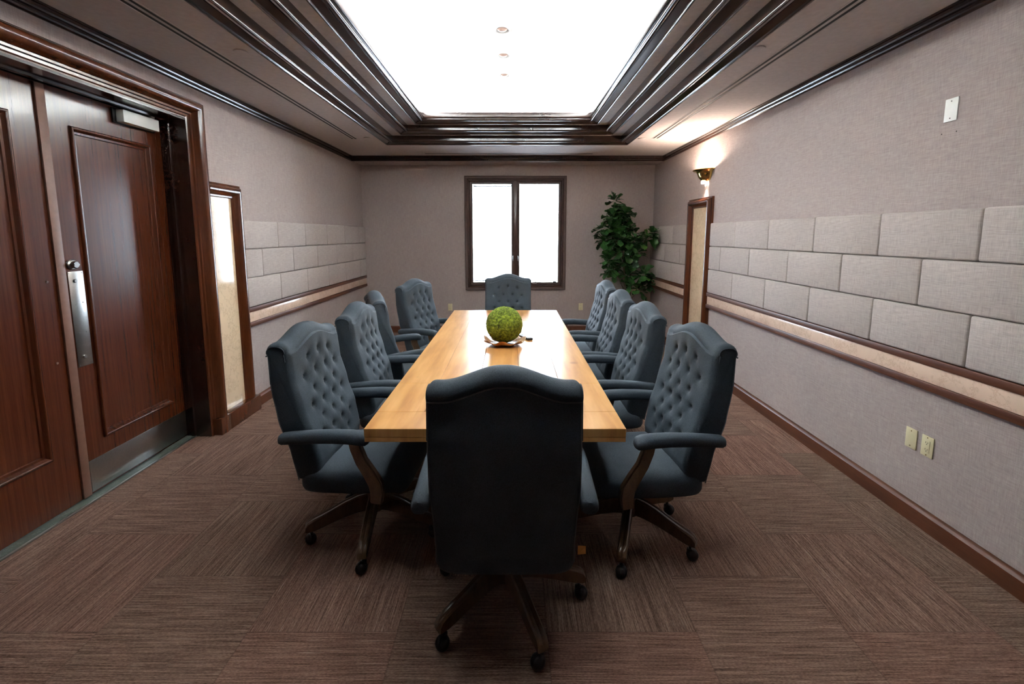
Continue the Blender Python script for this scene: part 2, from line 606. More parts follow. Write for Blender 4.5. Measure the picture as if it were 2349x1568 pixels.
# fabric bands between the mouldings
b = MB()
b.sweep([(0.095, 0.080), (0.255, 0.080), (0.255, 0.088), (0.095, 0.088)], rect_ring(TX0, TX1, TY0, TY1, CZ), closed=True)
b.sweep([(0.335, 0.152), (0.480, 0.152), (0.480, 0.160), (0.335, 0.160)], rect_ring(TX0, TX1, TY0, TY1, CZ), closed=True)
struct(b.build('ceiling_2', 'band', smooth=False))


def arc(cx, cy, r, a0, a1, n=6):
    return [(cx + r * math.cos(math.radians(a0 + (a1 - a0) * i / n)), cy + r * math.sin(math.radians(a0 + (a1 - a0) * i / n))) for i in range(n + 1)]


def tray_profile(a0, b0, w, rise, back):
    """bead on the outer edge, flat fascia, bullnose on the inner edge"""
    p = []
    p += [(a0, b0 + 0.03)]
    p += arc(a0 + 0.009, b0 + 0.004, 0.009, 180, 350, 6)
    s = (rise - 0.008) / w
    p += [(a0 + 0.021, b0 + 0.008), (a0 + w - 0.047, b0 + 0.008 + s * (w - 0.05)), (a0 + w - 0.044, b0 + s * (w - 0.05)),
          (a0 + w - 0.038, b0 + s * (w - 0.05) + 0.002)]
    p += arc(a0 + w - 0.019, b0 + rise - 0.004, 0.019, 200, 360, 9)
    p += [(a0 + w, b0 + rise + back), (a0 + 0.01, b0 + rise + back)]
    return p


TR = rect_ring(TX0, TX1, TY0, TY1, CZ)
for i, (a0, b0, w, rise, back) in enumerate(((0.0, -0.012, 0.110, 0.034, 0.060), (0.240, 0.062, 0.115, 0.038, 0.053), (0.466, 0.134, 0.110, 0.036, 0.028))):
    struct(MB().sweep(tray_profile(a0, b0, w, rise, back), TR, closed=True).build('trim_%d' % (i + 2), 'traywood', angle=25))
# inner lip that hides the strips
p = arc(0.583, 0.186, 0.013, 180, 360, 6) + [(0.596, 0.235), (0.576, 0.235), (0.576, 0.21)]
p[0] = (0.570, 0.186)
struct(MB().sweep(p, TR, closed=True).build('trim_5', 'traywood', angle=25))

# crown moulding along the walls (side walls, soffit front, front wall)
cp = [(0, 0.0), (0.030, 0.0), (0.030, -0.012), (0.024, -0.016), (0.024, -0.030), (0.030, -0.034), (0.026, -0.042), (0.016, -0.046),
      (0.016, -0.056), (0.021, -0.060), (0.017, -0.068), (0.008, -0.075), (0, -0.075)]
struct(MB().sweep(cp, rect_ring(WL, WR, WF, SOF, CZ), closed=True).build('trim_6', 'trim', angle=25))

# baseboards
bp = [(0, 0), (0.018, 0), (0.018, 0.085), (0.030 - 0.018, 0.098), (0.006, 0.103), (0, 0.103)]


def base_x(xw, sgn, y0, y1, name, mat='base'):
    s = [lambda a, b, y=y: (xw + sgn * a * 1.6, y, b) for y in (y0, y1)]
    return struct(MB().sweep(bp, s).build(name, mat))


base_x(WR, -1, WF, 5.115, 'baseboard_right')
base_x(WR, -1, 5.785, WB, 'baseboard_right_far')
base_x(WL, 1, 4.010, WB, 'baseboard_left')
base_x(WL, 1, WF, 1.55, 'baseboard_left_near')
struct(MB().sweep(bp, [lambda a, b, x=x: (x, WB - a * 1.6, b) for x in (WL + 0.03, WR - 0.03)]).build('baseboard_back', 'base'))


# marble band between two mahogany rails on both side walls
def rails(xw, sgn, y0, y1, k):
    def strip(z0, z1, t, r, name, mat):
        x0, x1 = sorted((xw, xw + sgn * t))
        struct(MB().rbox(x0, x1, y0, y1, z0, z1, r).build(name, mat))
    strip(0.890, 0.932, 0.036, 0.004, 'trim_%d' % k, 'base')
    strip(0.757, 0.800, 0.036, 0.004, 'trim_%d' % (k + 1), 'base')
    strip(0.800, 0.890, 0.026, 0.001, 'trim_%d' % (k + 2), 'band_marble')


rails(WR, -1, WF, 5.125, 7)
rails(WR, -1, 5.775, WB, 10)
rails(WL, 1, 4.000, WB, 13)
rails(WL, 1, WF, 1.555, 16)

# ---------------------------------------------------------------- padded wall panels
ROWZ = [(1.452, 1.708), (1.195, 1.452), (0.932, 1.195)]
RN = ['top', 'middle', 'bottom']
ORD = ['first', 'second', 'third', 'fourth', 'fifth', 'sixth', 'seventh', 'eighth', 'ninth', 'tenth']
pcache = {}


def panel_mesh(w, h):
    key = (round(w, 3), round(h, 3))
    if key not in pcache:
        o = MB().rbox(-0.017, 0.017, 0, w - 0.003, 0.0015, h - 0.0015, 0.012, 3).build('acoustic_panel', 'panel', angle=60)
        pcache[key] = o.data
        bpy.data.objects.remove(o)
    return pcache[key]


def panels(xw, sgn, ya, yb, joints, side, where, group, away):
    for r, (z0, z1) in enumerate(ROWZ):
        js = [y for y in joints[r] if ya + 0.03 < y < yb - 0.03]
        ed = [ya] + sorted(js) + [yb]
        segs = list(zip(ed[:-1], ed[1:]))
        if away < 0:
            segs = segs[::-1]
        for i, (y0, y1) in enumerate(segs):
            if y1 - y0 < 0.05:
                continue
            o = bpy.data.objects.new('acoustic_panel', panel_mesh(y1 - y0, z1 - z0))
            o.location = (xw + sgn * 0.017, y0, z0)
            COL.objects.link(o)
            tag(o, 'padded panel on the %s, %s row, %s from %s' % (side, RN[r], ORD[i], where), 'wall panel', group)


def jl(y0, p, a, b):
    out = []
    k = -20
    while k < 30:
        y = y0 + k * p
        if a < y < b:
            out.append(y)
        k += 1
    return out


odd_r, even_r = jl(2.164, 0.596, 1.0, 5.1), jl(2.458, 0.596, 1.0, 5.1)
panels(WR, -1, 1.0, 5.118, [odd_r, even_r, odd_r], 'right wall', 'the marble column', 'padded panels right of the marble column', -1)
fr = [jl(5.115, 0.596, 5.8, 7.3), jl(5.42, 0.596, 5.8, 7.3)]
panels(WR, -1, 5.783, WB, [fr[0], fr[1], fr[0]], 'right wall in the plant corner', 'the column', 'padded panels in the corner with the plant', 1)
ol, el = jl(4.584, 0.607, 4.0, 7.2), jl(4.273, 0.607, 4.0, 7.2)
panels(WL, 1, 4.003, WB, [ol, el, ol], 'left wall', 'the marble column', 'padded panels on the left wall', 1)


# ---------------------------------------------------------------- framed marble columns
def marble_column(xw, sgn, y0, y1, top, label, baseend, open_near=False):
    t = empty('marble_column', (xw, (y0 + y1) / 2, 0))
    L = lambda x: x - xw
    ym_ = (y0 + y1) / 2
    w = 0.115
    fp = [(0, 0)] + [(0.0, 0.026)] + [(0.012, 0.028)] + arc(0.050, 0.028, 0.033, 175, 15, 8) + [(0.088, 0.030), (0.094, 0.022), (0.106, 0.020), (0.112, 0.010), (0.112, 0)]
    secs = [lambda a, b: (sgn * b, y0 - ym_ + a, 0.10), lambda a, b: (sgn * b, y0 - ym_ + a, top - a),
            lambda a, b: (sgn * b, y1 - ym_ - a, top - a), lambda a, b: (sgn * b, y1 - ym_ - a, 0.10)]
    if open_near:                       # the near side is covered by the door casing
        secs = [lambda a, b: (sgn * b, y0 - ym_, top - a)] + secs[2:]
    f = MB().sweep(fp, secs).build('frame', 'casing', t, angle=25)
    x0, x1 = sorted((0, sgn * 0.008))
    MB().box(x0, x1, y0 - ym_ + (0.0 if open_near else 0.10), y1 - ym_ - 0.10, 0.12, top - 0.10).build('marble_slab', 'marble', t, smooth=False)
    x0, x1 = sorted((0, sgn * 0.075))
    MB().rbox(x0, x1, baseend[0] - ym_, baseend[1] - ym_, 0, 0.135, 0.004).build('base_block', 'casing', t)
    tag(t, label, 'column')
    return t


marble_column(WR, -1, 5.12, 5.78, 2.005, 'narrow cream marble column in a mahogany frame under the brass wall light', (5.10, 5.80))
marble_column(WL, 1, 3.5555, 3.995, 1.99, 'cream marble column in a mahogany frame beside the double door', (3.566, 4.012), True)

# ---------------------------------------------------------------- double door
# jamb lining and casing
cas = [(0, 0), (0.0, 0.030), (0.008, 0.036)] + arc(0.045, 0.030, 0.038, 165, 10, 9) + [(0.088, 0.030), (0.092, 0.020), (0.104, 0.018), (0.108, 0.008), (0.122, 0.006), (0.128, 0.0)]
oy0, oy1, oz = DY0 - 0.115, DY1 + 0.115, DZ + 0.135
secs = [lambda a, b: (WL + b * 1.15, oy0 + a, 0), lambda a, b: (WL + b * 1.15, oy0 + a, oz - a),
        lambda a, b: (WL + b * 1.15, oy1 - a, oz - a), lambda a, b: (WL + b * 1.15, oy1 - a, 0)]
struct(MB().sweep(cas, secs).build('trim_19', 'casing', angle=25))
struct(MB().rbox(WL, WL + 0.075, DY1 + 0.005, DY1 + 0.124, 0, 0.135, 0.004).build('trim_20', 'casing'))
jp = [(0, 0.26), (0, 0.001), (-0.018, 0.001), (-0.018, 0.155), (-0.034, 0.155), (-0.034, 0.175), (-0.018, 0.175), (-0.018, 0.26)]
jp = [(0, 0.26), (0, 0.001), (0.014, 0.001), (0.014, 0.120), (0.026, 0.124), (0.026, 0.150), (0.014, 0.154), (0.014, 0.26)]
secs = [lambda a, b: (WL - b, DY0 + a, 0), lambda a, b: (WL - b, DY0 + a, DZ - a),
        lambda a, b: (WL - b, DY1 - a, DZ - a), lambda a, b: (WL - b, DY1 - a, 0)]
struct(MB().sweep(jp, secs).build('trim_21', 'trim', angle=25))
struct(MB().rbox(-2.63, -2.500, DY0, DY1, 0.0, 0.008, 0.002).build('trim_22', 'stone'))
struct(MB().rbox(-2.500, -2.488, DY0, DY1, 0.0, 0.010, 0.002).build('trim_23', 'steel'))

DX = -2.56   # door face
MY = 2.572   # meeting line


def leaf(y0, y1, name, panel):
    d = struct(empty(name, (DX, y0, 0.012)))
    w, h = y1 - y0, 2.385
    py0, py1, pz0, pz1 = panel[0] - y0, panel[1] - y0, panel[2] - 0.012, panel[3] - 0.012
    bb = MB()
    T = 0.045
    bb.box(-T, 0, 0, py0, 0, h)
    bb.box(-T, 0, py1, w, 0, h)
    bb.box(-T, 0, py0, py1, 0, pz0)
    bb.box(-T, 0, py0, py1, pz1, h)
    bb.box(-T, -0.012, py0, py1, pz0, pz1)
    bb.build('slab', 'door', d, smooth=False)
    mp = [(0, -0.012), (0, 0.006)] + arc(0.010, 0.006, 0.010, 180, 20, 6) + [(0.024, 0.002), (0.028, -0.004), (0.040, -0.006), (0.044, -0.012)]
    s = [lambda a, b: (b, py0 + a, pz0 + a), lambda a, b: (b, py1 - a, pz0 + a), lambda a, b: (b, py1 - a, pz1 - a), lambda a, b: (b, py0 + a, pz1 - a)]
    MB().sweep(mp, s, closed=True).build('panel_moulding', 'door', d, angle=25)
    return d


def disc_x(y, z, r, x0, x1, n=20, dome=0.0):
    """round knob facing +x"""
    m = MB().lathe([(r, 0), (r, (x1 - x0) * 0.7), (r * 0.8, (x1 - x0)), (r * 0.3, (x1 - x0) + dome)], n=n)
    m.xf(Matrix.Translation((x0, y, z)) @ Matrix.Rotation(PI / 2, 4, 'Y'))
    return m


d1 = leaf(MY + 0.002, DY1 - 0.016, 'door_1', (2.722, 3.310, 0.322, 2.205))
o1 = MY + 0.002
MB().rbox(0, 0.004, 0.03, DY1 - 0.022 - o1, 0.010, 0.205, 0.001).build('kick_plate', 'steel', d1)
pl = MB().rbox(0, 0.003, 2.612 - o1, 2.706 - o1, 0.79, 1.355, 0.001).build('push_plate', 'steel', d1)
for (yy, zz) in ((2.648, 1.300), (2.655, 0.845)):
    disc_x(yy - o1, zz, 0.011, 0.003, 0.011).build('bolt_head', 'steel', pl)
for (yy, zz) in ((2.62, 1.345), (2.698, 1.345), (2.62, 0.80), (2.698, 0.80), (2.640, 0.99), (2.685, 0.99), (2.64, 1.16), (2.685, 1.17)):
    disc_x(yy - o1, zz, 0.0035, 0.003, 0.005, 8).build('screw', 'steel', pl)
kn = MB()
m_ = disc_x(2.640 - o1, 1.395, 0.030, 0, 0.014, 24)
m2 = disc_x(2.640 - o1, 1.395, 0.021, 0.012, 0.034, 24)
kn.add(m_.v, m_.f).add(m2.v, m2.f)
kn = kn.build('lock_cylinder', 'steel', d1)
MB().box(0.034, 0.037, 2.624 - o1, 2.656 - o1, 1.391, 1.399).build('thumb_turn', 'steel', kn)
cl = MB().rbox(0, 0.060, 3.045 - o1, 3.345 - o1, 2.290, 2.370, 0.006).build('door_closer', 'closer', d1)
MB().rbox(0.0, 0.012, 3.02 - o1, 3.36 - o1, 2.284, 2.376, 0.002).build('closer_back_plate', 'dark_steel', cl)
MB().tube([(0.045, 3.30 - o1, 2.372), (0.045, 3.30 - o1, 2.386)], 0.016, 14).build('pivot_cap', 'closer', cl)
MB().rbox(0.036, 0.054, 2.98 - o1, 3.32 - o1, 2.380, 2.388, 0.002).build('closer_arm', 'dark_steel', cl)
d2 = leaf(DY0 + 0.016, MY, 'door_2', (1.85, 2.398, 0.330, 2.210))
o2 = DY0 + 0.016
MB().rbox(0, 0.012, MY - 0.030 - o2, MY + 0.022 - o2, 0.002, 2.38, 0.002).build('astragal', 'astragal', d2)
for zz in (1.310, 0.850):
    disc_x(2.492 - o2, zz, 0.007, 0, 0.004, 12).build('bolt_cap', 'astragal', d2)

# ---------------------------------------------------------------- window
wx0, wx1, wz0, wz1 = -0.745, 0.857, 0.698, 2.492
W = struct(empty('window_1', (0.056, WB, 0.70)))
WI = Matrix.Translation((-0.056, -WB, -0.70))


def wsec(x0, x1, z0, z1):
    return [lambda a, b: (x0 + a, WB - b, z0 + a), lambda a, b: (x1 - a, WB - b, z0 + a),
            lambda a, b: (x1 - a, WB - b, z1 - a), lambda a, b: (x0 + a, WB - b, z1 - a)]


wp = [(0, 0), (0, 0.030), (0.006, 0.036), (0.040, 0.026), (0.044, 0.018), (0.050, 0.022), (0.056, 0.018), (0.060, 0.010),
      (0.066, 0.012), (0.070, 0.006), (0.074, -0.02), (0.074, -0.14), (0.055, -0.14), (0.055, 0)]
MB().sweep(wp, wsec(wx0, wx1, wz0, wz1), closed=True).xf(WI).build('casing', 'winwood', W, angle=25)
sp_ = [(0, -0.022), (0.010, -0.018), (0.016, -0.022), (0.030, -0.024), (0.034, -0.030), (0.040, -0.032), (0.040, -0.075), (0, -0.075)]
MB().rbox(0.030, 0.080, WB + 0.008, WB + 0.11, wz0 + 0.07, wz1 - 0.07, 0.006).xf(WI).build('mullion', 'winwood', W)
for (x0, x1) in ((wx0 + 0.075, 0.036), (0.074, wx1 - 0.075)):
    s = MB().sweep(sp_, wsec(x0, x1, wz0 + 0.075, wz1 - 0.075), closed=True).xf(WI).build('sash', 'winwood', W, angle=25)
    MB().box(x0 + 0.035, x1 - 0.035, WB + 0.052, WB + 0.058, wz0 + 0.11, wz1 - 0.11).xf(WI).build('pane', 'glass', s, smooth=False)
    gp = [(0.038, -0.030), (0.046, -0.034), (0.046, -0.06), (0.038, -0.06)]
    MB().sweep(gp, wsec(x0, x1, wz0 + 0.075, wz1 - 0.075), closed=True).xf(WI).build('glazing_bead', 'whiteplastic', s)
for x in (0.016, 0.094):
    l_ = MB().rbox(x - 0.006, x + 0.006, WB - 0.008, WB + 0.022, 1.20, 1.245, 0.002)
    l_.tube([(x, WB - 0.006, 1.235), (x, WB - 0.020, 1.225), (x, WB - 0.022, 1.165)], [0.006, 0.005, 0.004], 8)
    l_.xf(WI).build('latch', 'steel', W)
c_ = MB().rbox(0.33, 0.40, WB - 0.012, WB + 0.03, 0.795, 0.825, 0.004)
c_.tube([(0.365, WB - 0.01, 0.82), (0.39, WB - 0.03, 0.838), (0.43, WB - 0.035, 0.842), (0.455, WB - 0.04, 0.825)], 0.006, 8)
c_.xf(WI).build('crank', 'steel', W)
MB().rbox(0.66, 0.71, WB - 0.008, WB + 0.02, 0.815, 0.835, 0.003).xf(WI).build('sash_catch', 'dark_steel', W)

# thin white blind in the left sash
bl = empty('window_blind', (-0.31, WB + 0.075, 0.83))
hr = MB().rbox(-0.30, 0.30, -0.010, 0.012, 1.50, 1.535, 0.002).build('head_rail', 'blind', bl)
s_ = MB()
for i in range(72):
    z = 0.03 + i * 0.0205
    s_.add([(-0.295, -0.008, z - 0.0015), (0.295, -0.008, z - 0.0015), (0.295, 0.009, z + 0.0015), (-0.295, 0.009, z + 0.0015),
            (-0.295, -0.008, z - 0.0009), (0.295, -0.008, z - 0.0009), (0.295, 0.009, z + 0.0021), (-0.295, 0.009, z + 0.0021)],
           [(0, 1, 2, 3), (7, 6, 5, 4), (0, 4, 5, 1), (2, 6, 7, 3), (0, 3, 7, 4), (1, 5, 6, 2)])
s_.build('slats', 'blind', bl, smooth=False)
MB().rbox(-0.298, 0.298, -0.009, 0.010, 0.0, 0.014, 0.002).build('bottom_rail', 'blind', bl)
tag(bl, 'thin white slatted blind over the left pane of the window', 'blind')

# paving outside so the world has a ground
struct(MB().box(-12, 12, WB + 0.30, WB + 24, -0.4, -0.15).build('trim_24', 'plaster', smooth=False))


# ---------------------------------------------------------------- ceiling fittings
def slot_diffuser(x0, x1, y0, y1, label):
    cx_, cy_ = (x0 + x1) / 2, (y0 + y1) / 2
    t = empty('slot_diffuser', (cx_, cy_, CZ))
    wx, wy = (x1 - x0) / 2, (y1 - y0) / 2
    fr_ = MB().sweep([(0, 0), (0, -0.002), (0.006, -0.002), (0.006, 0)],
                     [lambda a, b: (-wx + a, -wy + a, b), lambda a, b: (wx - a, -wy + a, b), lambda a, b: (wx - a, wy - a, b), lambda a, b: (-wx + a, wy - a, b)], closed=True)
    fr_.build('frame', 'ceil', t, smooth=False)
    lng = wy > wx
    w = (wx if lng else wy)
    for s in (-1, 1):
        c = s * w * 0.48
        if lng:
            MB().box(c - 0.009, c + 0.009, -wy + 0.006, wy - 0.006, -0.0012, 0).build('slot', 'slot', t, smooth=False)
        else:
            MB().box(-wx + 0.006, wx - 0.006, c - 0.009, c + 0.009, -0.0012, 0).build('slot', 'slot', t, smooth=False)
    tag(t, label, 'air vent', 'linear slot air diffusers')


slot_diffuser(1.680, 1.765, 0.9, 5.66, 'long double-slot air diffuser in the ceiling above the right wall')
slot_diffuser(-1.950, -1.865, 0.9, 5.70, 'long double-slot air diffuser in the ceiling on the door side')
slot_diffuser(-1.25, 1.16, 6.66, 6.74, 'short slot air diffuser in the ceiling just before the window wall')
for (x, y, lab) in ((1.53, 2.99, 'round flush ceiling cap at right, nearest the camera'), (-1.715, 3.04, 'round flush ceiling cap on the door side, nearest the camera'),
                    (-1.735, 5.63, 'round flush ceiling cap at the far left corner of the tray'), (1.56, 5.66, 'round flush ceiling cap at the far right corner of the tray')):
    o = MB().lathe([(0.040, 0), (0.043, -0.003), (0.040, -0.007), (0.034, -0.008)], n=32).build('sprinkler_cap', 'ceil')
    o.location = (x, y, CZ)
    tag(o, lab, 'sprinkler cap', 'round flush caps in the ceiling')
for (y, lab) in ((3.70, 'recessed downlight in the white ceiling tray, nearest of the three'), (4.20, 'recessed downlight in the white ceiling tray, middle of the three'),
                 (4.70, 'recessed downlight in the white ceiling tray, farthest of the three')):
    t = empty('downlight', (-0.075, y, TOPZ))
    MB().lathe([(0.060, 0), (0.062, -0.004), (0.058, -0.008), (0.045, -0.006), (0.038, -0.001)], n=32, cap=False).build('trim_ring', 'ring', t)
    MB().lathe([(0.040, -0.0005), (0.036, -0.006), (0.022, -0.014), (0.006, -0.017)], n=24).build('lens', 'lampdim', t)
    tag(t, lab, 'ceiling light', 'downlights in the white tray')

# ---------------------------------------------------------------- brass wall light
SY, SZ = 5.34, 2.30
sc_ = empty('wall_sconce', (WR, SY, SZ))
pr = [(0.142, 0.018), (0.146, 0.010), (0.138, 0.002), (0.118, -0.006), (0.104, -0.016), (0.098, -0.034), (0.086, -0.070), (0.062, -0.100), (0.046, -0.112), (0.034, -0.114)]
sh = MB().lathe(pr, n=40, a0=PI / 2, a1=3 * PI / 2)
sh.lathe([(r - 0.003, z) for r, z in pr], n=40, a0=PI / 2, a1=3 * PI / 2)
sh.xf(Matrix.Diagonal((1.08, 1.30, 1.0, 1.0)))
sh.build('shade', 'brass', sc_, angle=50)
MB().rbox(-0.006, 0, -0.045, 0.045, -0.11, 0.0, 0.002).build('back_plate', 'brass', sc_)
MB().lathe([(0.024, -0.140), (0.027, -0.136), (0.027, -0.112), (0.02, -0.10)], c=(-0.040, 0, 0), n=24).build('lower_lens', 'lamp', sc_)
tag(sc_, 'polished brass half-bowl wall light glowing above the framed marble column', 'wall light')
pl_ = bpy.data.lights.new('sconce_up', 'POINT')
pl_.energy, pl_.color, pl_.shadow_soft_size = 90, (1.0, 0.80, 0.66), 0.03
ol_ = bpy.data.objects.new('sconce_up', pl_)
ol_.location = (WR - 0.075, SY, SZ - 0.028)
COL.objects.link(ol_)
pl_ = bpy.data.lights.new('sconce_down', 'SPOT')
pl_.energy, pl_.color, pl_.spot_size, pl_.spot_blend, pl_.shadow_soft_size = 16, (1.0, 0.80, 0.68), math.radians(85), 0.9, 0.02
ol_ = bpy.data.objects.new('sconce_down', pl_)
ol_.location = (WR - 0.040, SY, SZ - 0.145)
COL.objects.link(ol_)


# ---------------------------------------------------------------- wall plates
def plate(name, loc, rz, mat, label, outlet=False, screws=True, cat='wall plate', group=None):
    t = empty(name, loc, rz)      # local: plate faces -y
    MB().rbox(-0.035, 0.035, -0.006, 0, -0.057, 0.057, 0.0025).build('cover', mat, t)
    if outlet:
        f = MB().rbox(-0.0165, 0.0165, -0.0085, -0.005, -0.0335, 0.0335, 0.001).build('socket_face', mat, t)
        for s in (-1, 1):
            q = MB()
            q.box(-0.0075, -0.0055, -0.0092, -0.0084, s * 0.019 - 0.001, s * 0.019 + 0.006)
            q.box(0.0055, 0.0075, -0.0092, -0.0084, s * 0.019 - 0.001, s * 0.019 + 0.006)
            q.box(-0.002, 0.002, -0.0092, -0.0084, s * 0.019 - 0.009, s * 0.019 - 0.005)
            q.build('socket_slots', 'slot', f, smooth=False)
    for z in ((-0.048, 0.048) if outlet else (-0.042, 0.042)):
        m = MB().lathe([(0.003, 0), (0.003, 0.0012), (0.0015, 0.0018)], n=10)
        m.xf(Matrix.Translation((0, -0.006, z)) @ Matrix.Rotation(PI / 2, 4, 'X'))
        m.build('screw', 'slot' if mat == 'whiteplastic' else 'brass', t)
    tag(t, label, cat, group)


plate('wall_outlet', (WR, 2.330, 0.449), -PI / 2, 'ivory', 'ivory double power outlet low on the right wall beside a blank plate', True, cat='outlet')
plate('blank_plate', (WR, 2.430, 0.450), -PI / 2, 'ivory', 'blank ivory cover plate low on the right wall left of the outlet')
plate('blank_plate', (WR, 2.412, 2.211), -PI / 2, 'whiteplastic', 'blank white cover plate high on the right wall')
plate('wall_outlet', (-1.002, WB, 0.413), 0, 'ivory', 'ivory power outlet on the back wall left of the window', True, cat='outlet')
plate('wall_outlet', (1.115, WB, 0.421), 0, 'ivory', 'ivory power outlet on the back wall right of the window', True, cat='outlet')
# two nail holes under the white plate
for (y, z) in ((2.455, 2.099), (2.375, 2.097)):
    m = MB().lathe([(0.0035, 0), (0.002, 0.0012)], n=8)
    m.xf(Matrix.Translation((WR, y, z)) @ Matrix.Rotation(-PI / 2, 4, 'Y'))
    o = m.build('screw_hole', 'slot')
    tag(o, 'tiny dark screw hole in the wall below the white plate, %s one' % ('farther' if y > 2.4 else 'nearer'), 'screw hole', 'screw holes in the right wall')

# ---------------------------------------------------------------- conference table
TBX0, TBX1, TBY0, TBY1, TBZ = -0.632, 0.487, 1.852, 4.922, 0.76
tb = empty('conference_table', ((TBX0 + TBX1) / 2, (TBY0 + TBY1) / 2, 0))
tx, ty = (TBX0 + TBX1) / 2, (TBY0 + TBY1) / 2
hw, hl = (TBX1 - TBX0) / 2, (TBY1 - TBY0) / 2
top = MB()
n = 5
bw = 2 * hw / n
for i in range(n):
    for ya, yb in ((-hl + 0.1905, -hl + 0.598), (-hl + 0.5985, hl - 0.5985), (hl - 0.598, hl - 0.1905)):
        top.rbox(-hw + i * bw + 0.0007, -hw + (i + 1) * bw - 0.0007, ya, yb, 0.722, TBZ, 0.0012, 1)
top.build('board_top', 'table', tb)
for s in (-1, 1):
    y0, y1 = sorted((s * hl, s * (hl - 0.19)))
    MB().rbox(-hw, hw, y0, y1, 0.722, TBZ, 0.002, 1).build('breadboard_end', 'table', tb)
MB().rbox(-hw + 0.001, hw - 0.001, -hl + 0.001, hl - 0.001, 0.700, 0.7215, 0.0015, 1).build('edge_build_up', 'table', tb)
MB().rbox(-0.34, 0.34, -hl + 0.45, hl - 0.45, 0.62, 0.700, 0.004).build('apron', 'table', tb)
for s in (-1, 1):
    q = MB().rbox(-0.13, 0.13, s * 0.95 - 0.05, s * 0.95 + 0.05, 0.06, 0.62, 0.006)
    q.rbox(-0.26, 0.26, s * 0.95 - 0.06, s * 0.95 + 0.06, 0.0, 0.06, 0.01)
    q.build('pedestal', 'table', tb)
tag(tb, 'long honey-coloured pine conference table down the middle of the room', 'table')


# ================================================================ executive chair
BW = 0.262
ROWS = [(0.958 - 0.069 * k, (-0.103, 0.0, 0.103) if k % 2 == 0 else (-0.155, -0.052, 0.052, 0.155)) for k in range(7)]
BUTTONS = [(u, z) for z, us in ROWS for u in us]
PLEATS = []
for k in range(len(ROWS) - 1):
    for u in ROWS[k][1]:
        for w in ROWS[k + 1][1]:
            if abs(abs(u - w) - 0.052) < 0.006:
                PLEATS.append((u, ROWS[k][0], w, ROWS[k + 1][0], 1.0))
for u in ROWS[0][1]:
    PLEATS.append((u, ROWS[0][0], u * 1.08, 1.14, 0.35))
for z, us in (ROWS[1], ROWS[5]):
    for s in (-1, 1):
        PLEATS.append((s * 0.155, z, s * 0.27, z + 0.004, 0.45))
for u in ROWS[6][1]:
    PLEATS.append((u, ROWS[6][0], u, 0.42, 0.4))


def seg_d(px, py, x0, y0, x1, y1):
    dx, dy = x1 - x0, y1 - y0
    t = max(0, min(1, ((px - x0) * dx + (py - y0) * dy) / (dx * dx + dy * dy)))
    return math.hypot(px - x0 - t * dx, py - y0 - t * dy)


def tuft(u, z):
    """depth of the pulled-in buttons and the soft gathers between them"""
    d, near_ = 0.0, 9.0
    for (bu, bz) in BUTTONS:
        r_ = math.hypot(u - bu, (z - bz) * 0.85)
        near_ = min(near_, r_)
        if r_ < 0.07:
            d = max(d, 0.016 * math.exp(-r_ / 0.019) + 0.013 * math.exp(-(r_ / 0.009) ** 2))
    for (x0, y0, x1, y1, k) in PLEATS:
        if min(x0, x1) - 0.04 < u < max(x0, x1) + 0.04 and min(y0, y1) - 0.04 < z < max(y0, y1) + 0.04:
            r_ = seg_d(u, z, x0, y0, x1, y1)
            d = max(d, 0.0042 * k * math.exp(-(r_ / 0.012) ** 1.2))
    return d


def hump(u):
    return 0.052 * (1 - smooth01((abs(u) - 0.012) / 0.205))


def smooth01(x):
    x = max(0, min(1, x))
    return x * x * (3 - 2 * x)


def interp(tab, z):
    for (z0, y0), (z1, y1) in zip(tab[:-1], tab[1:]):
        if z <= z1:
            t = (z - z0) / (z1 - z0)
            return y0 + (y1 - y0) * smooth01(t) * 0.5 + (y1 - y0) * t * 0.5
    return tab[-1][1]


REAR = [(0.38, -0.275), (0.55, -0.305), (0.72, -0.355), (0.88, -0.380), (1.10, -0.385)]
FRONT = [(0.38, -0.185), (0.50, -0.170), (0.62, -0.190), (0.76, -0.235), (0.92, -0.275), (1.10, -0.295)]


